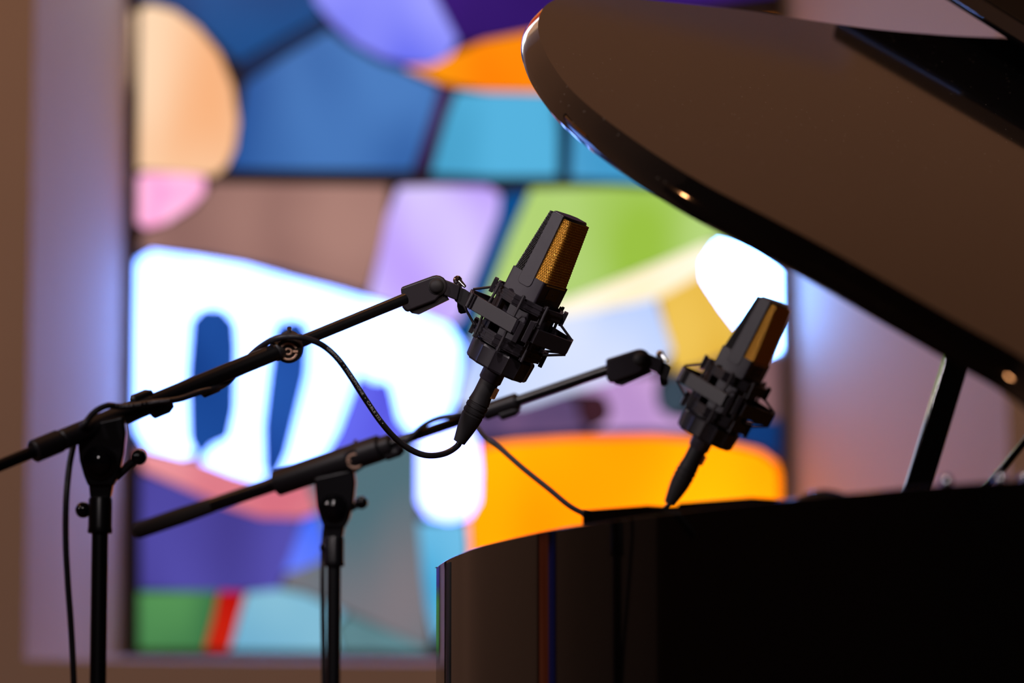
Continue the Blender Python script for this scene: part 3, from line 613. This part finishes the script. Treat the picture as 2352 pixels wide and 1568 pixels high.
# ------------------------------------------------------------------ boom stands
class Line:
    def __init__(s, a, b): s.a, s.b = a, b; s.d = (b-a)
    def x(s, px):                                  # the point of the boom seen at that picture column
        lo, hi = -3.0, 4.0
        for _ in range(60):
            m = (lo+hi)/2
            if px_of(s.a+s.d*m)[0] < px: lo = m
            else: hi = m
        return s.a+s.d*lo
def make_stand(label, k, pivot, rel, clip_c, clip_rel, boom_y, rot, spec):
    """k: size in px per mm at the pivot"""
    P = at(*pivot, rel); base = Vector((P.x, P.y, 0))
    t = empty('microphone_stand', base); tag(t, label, 'microphone stand', 'boom stands beside the piano')
    L = Line(at(pivot[0], boom_y, rel+spec.get('off', 0)), at(*clip_c, clip_rel)); ax = L.d.normalized()
    def S(pts): return [(pivot[0]+x*k, pivot[1]+y*k) for x, y in pts]
    # pole, foot
    MB().cyl(base+ZUP*.05, Vector((P.x, P.y, P.z-.062)), .0078, n=28).build('pole', 'stand', t)
    MB().cyl(base+ZUP*.04, base+ZUP*.55, .0110, n=28).build('lower_tube', 'stand', t)
    MB().lathe([(0.03, .016), (.04, .022), (.10, .022), (.12, .014)], 24, base).build('hub', 'stand_matt', t)
    for j in range(3):
        a = 2*pi*j/3+.5; d = Vector((cos(a), sin(a), 0))
        lg = MB().tube([base+ZUP*.06+d*.015, base+ZUP*.035+d*.2, base+ZUP*.010+d*.33], .008, 12).build('leg', 'stand', t)
        MB().ball(base+ZUP*.011+d*.335, .011, 12).build('foot', 'rubber', lg)
    # neck, collar, pivot block
    z = P.z
    MB().lathe([(z-.066, .0112), (z-.064, .0118), (z-.060, .0112), (z-.035, .0112), (z-.033, .0105)], 28, Vector((P.x, P.y, 0))).build('height_collar', 'stand', t)
    MB().prism_px(S([(-9.5, 33), (-10.5, 22), (-14, 15), (14, 15), (11.5, 22), (9.5, 33)]), rel-.0022, rel+.0022).build('neck', 'stand', t, bevel=.002, segs=3)
    MB().prism_px(S([(-22, -34), (22, -44), (24, -28), (22, -8), (17, 12), (12, 22), (-11, 22), (-15, 12), (-19, -2)]), rel-.0030, rel+.0030).build('pivot_block', 'stand', t, bevel=.003, segs=3)
    dm = MB(); dm.lathe([(0, .0160), (.003, .0160), (.004, .0118), (.008, .0105), (.0105, .006), (.0112, .001)], 32, P-F*.0105, -F); dm.build('pivot_boss', 'gloss_knob', t)
    # two ball-ended screws
    for (x, y, bx_, by_) in spec['balls']:
        q = at(pivot[0]+x*k, pivot[1]+y*k, rel); q0_ = at(pivot[0]+bx_*k, pivot[1]+by_*k, rel)
        s_ = MB().cyl(q0_, q, .0038, n=14).build('clamp_screw', 'stand', t)
        MB().ball(q, .0076, 22).build('ball_knob', 'gloss_knob', s_)
    # the boom
    x0, x1, xc, xe = spec['tail'], spec['tube0'], spec['clutch'], spec['clip']
    MB().cyl(L.x(x0), L.x(xe), .0057, n=24).build('boom_rod', 'stand', t)
    MB().cyl(L.x(x1), L.x(xc), .0083, n=28).build('boom_tube', 'stand', t)
    for (xa, xb, r_) in spec['collars']:
        a_, b_ = L.x(xa), L.x(xb); ln = (b_-a_).length
        MB().lathe([(0, r_*.86), (.0015, r_), (ln-.0015, r_), (ln, r_*.86)], 28, a_, b_-a_).build('boom_collar', 'stand_matt', t)
    if 'grip' in spec:
        a_, b_ = L.x(spec['grip'][0]), L.x(spec['grip'][1]); ln = (b_-a_).length
        MB().lathe([(0, .008), (.004, .0098), (ln*.6, .0098), (ln*.97, .0088), (ln, .006)], 28, a_, b_-a_).build('hand_grip', 'rubber', t)
    # clutch knob with the maker's emblem
    c_ = L.x(xc); kd = (-F*.93-U*.36).normalized()
    kn = MB(); kn.lathe([(-.016, .0105), (-.004, .0115), (-.002, .0128), (.010, .0134), (.0125, .0126), (.0132, .010)], 40, c_, kd, mod=None); kn = kn.build('clutch_knob', 'rubber', t)
    gr = MB()
    for j in range(28):
        a = 2*pi*j/28; u_ = kd.orthogonal().normalized(); v_ = kd.cross(u_); q = c_+(u_*cos(a)+v_*sin(a))*.0131
        gr.cyl(q-kd*.001, q+kd*.010, .0006, n=5)
    gr.build('knurling', 'stand_matt', kn)
    u_ = (R-kd*R.dot(kd)).normalized(); v_ = u_.cross(kd); v_ = v_ if v_.dot(U) > 0 else -v_
    em = MB(); f0 = c_+kd*.0134
    def arc(r_, a0, a1, rr): em.tube([f0+(u_*cos(radians(a0+(a1-a0)*j/24))+v_*sin(radians(a0+(a1-a0)*j/24)))*r_ for j in range(25)], rr, 6)
    arc(.0082, 25, 165, .0012); arc(.0082, 200, 345, .0012); arc(.0030, 0, 360, .0010)
    em.cyl(f0-u_*.0092, f0-u_*.0045, .0013, n=6); em.cyl(f0+u_*.0045, f0+u_*.0092, .0013, n=6)
    em.build('emblem', 'emblem', kn)
    MB().cyl(c_-kd*.016, c_+U*.016-kd*.004, .0022, n=10).build('clutch_pin', 'chrome', kn)
    # extra clamps and clips on the boom
    for (xa, side, rr) in spec['lugs']:
        q = L.x(xa); MB().lathe([(-.012, rr*.6), (-.010, rr), (.006, rr), (.012, rr*.5)], 20, q+U*side*.009, ax).build('boom_lug', 'stand_matt', t)
    # swivel joint carrying the mount
    def mp(x, y):
        dx, dy = (x-1003)*spec['kc'], (y-656)*spec['kc']; return (clip_c[0]+dx*cos(rot)-dy*sin(rot), clip_c[1]+dx*sin(rot)+dy*cos(rot))
    arcp = [(1003+25*cos(radians(a)), 657+25*sin(radians(a))) for a in range(-110, 71, 20)]
    cr = clip_rel; h = .0030
    sw = MB().prism_px([mp(*p) for p in [(921, 660)]+arcp+[(1002, 691), (934, 717), (925, 706)]], cr-h, cr+h).build('swivel_body', 'shock', t, bevel=.0025, segs=3)
    MB().prism_px([mp(*p) for p in [(932, 706), (1020, 668), (1032, 688), (962, 722), (946, 719)]], cr-h*.6, cr+h*.6).build('swivel_rib', 'shock', sw, smooth=False)
    pc_ = at(*mp(1003, 657), cr-h)
    MB().lathe([(-.002, .0082), (.0006, .0082), (.0008, .0074), (.0028, .0066), (.0044, .0042), (.0050, .0006)], 32, pc_, -F).build('swivel_dome', 'gloss_dome' if 'gloss_dome' in M else 'rubber', sw)
    MB().prism_px([mp(*p) for p in [(1018, 641), (1032, 646), (1058, 656), (1050, 690), (1020, 678)]], cr-h*.85, cr+h*.85).build('swivel_tongue', 'shock', t, bevel=.0012)
    MB().prism_px([mp(*p) for p in [(1046, 655), (1068, 664), (1080, 672), (1068, 708), (1056, 700), (1044, 690)]], cr-h*.6, cr+h*.9).build('mount_arm', 'rubber', t, bevel=.0012)
    a_ = at(*mp(1051, 643), cr); b_ = at(*mp(1062, 706), cr)
    wn = MB().cyl(at(*mp(1053, 652), cr), at(*mp(1062, 700), cr), .0030*spec['kc'], n=16).build('wing_screw', 'chrome', t)
    d_ = (a_-b_).normalized()
    MB().lathe([(-.004, .0024), (-.002, .0044), (.001, .0046), (.0035, .003), (.0045, .001)], 20, a_, d_).build('wing', 'chrome', wn)
    MB().lathe([(-.006, .0026), (-.004, .0046), (.002, .005), (.010, .0036)], 20, b_, d_).build('wing', 'gloss_knob', wn)
    MB().cyl(a_+d_*.001, at(*mp(1068, 658), cr-.002), .0030, .0016, n=12).build('wing', 'chrome', wn)
    return t, L
st1, L1 = make_stand('black boom stand on the left carrying the nearer microphone, cable wound round it', 2.47, (232, 1062), .935, (1003, 656), .998, 973, 0,
    dict(kc=1.0, balls=[(35, -5, 14, 14), (-16.5, 44, -6, 44)], tail=-160, tube0=135, clutch=664, clip=930, off=.0,
         collars=[(76, 138, .0108), (140, 345, .0098), (630, 652, .0094)], lugs=[(325, 1.1, .0052), (372, -1.1, .0060), (486, -1.05, .0060)]))
st2, L2 = make_stand('black boom stand behind, its grip end pointing left and boom reaching the rear microphone', 2.07, (768, 1166), 1.13, (1470, 824), 1.098, 1064, radians(2.2),
    dict(kc=.955, balls=[(30, -6, 12, 4), (-9, 44, -4, 44)], tail=330, tube0=480, clutch=816, clip=1420, off=.0,
         collars=[(634, 876, .0150), (876, 900, .0120), (1112, 1190, .0094)], lugs=[(1170, -1.1, .0058), (905, -1.2, .0062)], grip=(312, 492)))

# ------------------------------------------------------------------ cables with their plugs
def plug(parent, A, P0, V, Q):
    """cable connector below the microphone, along -A"""
    x = MB(); prf = [(-.001, .0096), (.0, .0098), (.014, .0098), (.017, .0100), (.022, .0106), (.024, .0110), (.0245, .0104), (.026, .0104), (.0265, .0112), (.030, .0113), (.0305, .0106), (.0325, .0106), (.033, .0113), (.036, .0112), (.0365, .0106), (.038, .0106), (.0385, .0110), (.046, .0103), (.056, .0086), (.066, .0066), (.0685, .0062)]
    x.lathe(prf, 32, P0, -A); pl = x.build('connector', 'rubber', parent)
    a_ = radians(8); out = (Q*cos(a_)+V*sin(a_)).normalized(); sd = out.cross(A)
    q = P0-A*.009+out*.0098
    MB().loft([q+A*y+sd*x_-out*.001 for x_, y in ((-.004, -.006), (.004, -.006), (.004, .006), (-.004, .006))],
              [q+A*y+sd*x_+out*.0028 for x_, y in ((-.003, -.005), (.003, -.005), (.0035, .0055), (-.0035, .0055))]).build('latch', 'copper', pl, smooth=False, bevel=.0004)
    return pl
def make_cable(label, A, P0, V, Q, pts, r_, print_px=None, text=None):
    end = P0-A*.067
    path = catmull([end+A*.004, end-A*.006]+[at(*p) for p in pts], 12)
    base = path[len(path)//2]
    t = empty('microphone_cable', Vector((base.x, base.y, path[-1].z)))
    tag(t, label, 'cable', 'black microphone cables')
    plug(t, A, P0, V, Q)
    cb = MB().tube(path, r_, 14).build('cord', 'cable', t)
    for (xa, ya, txt, size) in (text or []):
        # pale lettering printed along the cord
        i0 = min(range(len(path)), key=lambda i: (px_of(path[i])[0]-xa)**2+(px_of(path[i])[1]-ya)**2)
        vs, fs = make_text(txt, size, None, 0)
        x0 = min(v.x for v in vs); out = []
        rev = px_of(path[i0+4])[0] < px_of(path[i0])[0]
        for v in vs:
            s_ = (v.x-x0)*1.75; i = i0
            step = -1 if rev else 1
            while 0 < i < len(path)-1:
                l = (path[i+step]-path[i]).length
                if s_ < l: break
                s_ -= l; i += step
            d = (path[min(max(i+step, 0), len(path)-1)]-path[i]).normalized(); p = path[i]+d*s_
            vw = (EYE-p).normalized(); vw = (vw-d*vw.dot(d)).normalized(); up = vw.cross(d)
            ang = v.y/r_+.15
            out.append(p+(vw*cos(ang)+up*sin(ang))*(r_+.00012))
        MB().add(out, fs).build('printed_lettering', 'print', cb, smooth=False)
    return t
g = lambda x: px_of(L1.x(x))
def on1(x, dpx, drel): q = L1.x(x); p = px_of(q); return (p[0], p[1]+dpx, (q-EYE).dot(F)/ZF+drel)
def on2(x, dpx, drel): q = L2.x(x); p = px_of(q); return (p[0], p[1]+dpx, (q-EYE).dot(F)/ZF+drel)
P1 = f1.translation; P2 = f2.translation
c1 = [(1022,1041,.999),(985,1046,.995),(950,1036,.992),(912,1010,.988),(876,970,.984),(840,918,.98),(808,868,.976),(776,824,.972),(744,795,.968),(712,780,.965),(676,773,.963),(640,776,.964),(608,790,.968),(576,816,.978)]
c1 += [on1(545, 8, .0035), on1(515, 26, .001), on1(490, 26, -.0025), on1(455, 20, -.0040), on1(410, 17, -.0046), on1(357, 2, -.0046), on1(310, -10, -.0046), on1(275, -22, -.0046), on1(245, -36, -.0044), on1(215, -32, -.004), on1(190, -12, -.0035)]
c1 += [(178,985,.938),(172,1010,.936),(166,1034,.934),(158,1080,.932),(152,1150,.93),(151,1240,.93),(156,1340,.93),(164,1450,.93),(170,1580,.93),(176,1800,.935),(190,2400,.94)]
make_cable('black cable looping from the nearer microphone and hanging beside the left stand', A1, P1, V1, Q1, c1, .0030,
           text=[(744, 800, 'GERMANY  •  MICROPHONE  •  CABLE 222  •', .0032), (262, 934, '• CABLE 222  •  GERMANY', .0030)])
c2 = [(1520,1184,1.098),(1490,1198,1.092),(1450,1206,1.085),(1410,1202,1.08),(1360,1186,1.078),(1312,1164,1.078),(1260,1122,1.08),(1200,1074,1.083),(1150,1030,1.086),(1110,1000,1.09)]
c2 += [on2(1075, -4, -.0035), on2(1040, -16, -.0040), on2(1005, -22, -.0036), on2(970, -16, -.003), on2(935, 6, -.003), on2(900, 24, .001), on2(870, 20, .006), on2(820, 30, .008), on2(780, 50, .009)]
c2 += [(752,1190,1.136),(744,1240,1.136),(741,1320,1.132),(742,1430,1.13),(744,1580,1.13),(746,1900,1.13),(748,2300,1.135)]
make_cable('blurred black cable sagging from the rear microphone to the boom behind', A2, P2, V2, Q2, c2, .0030)
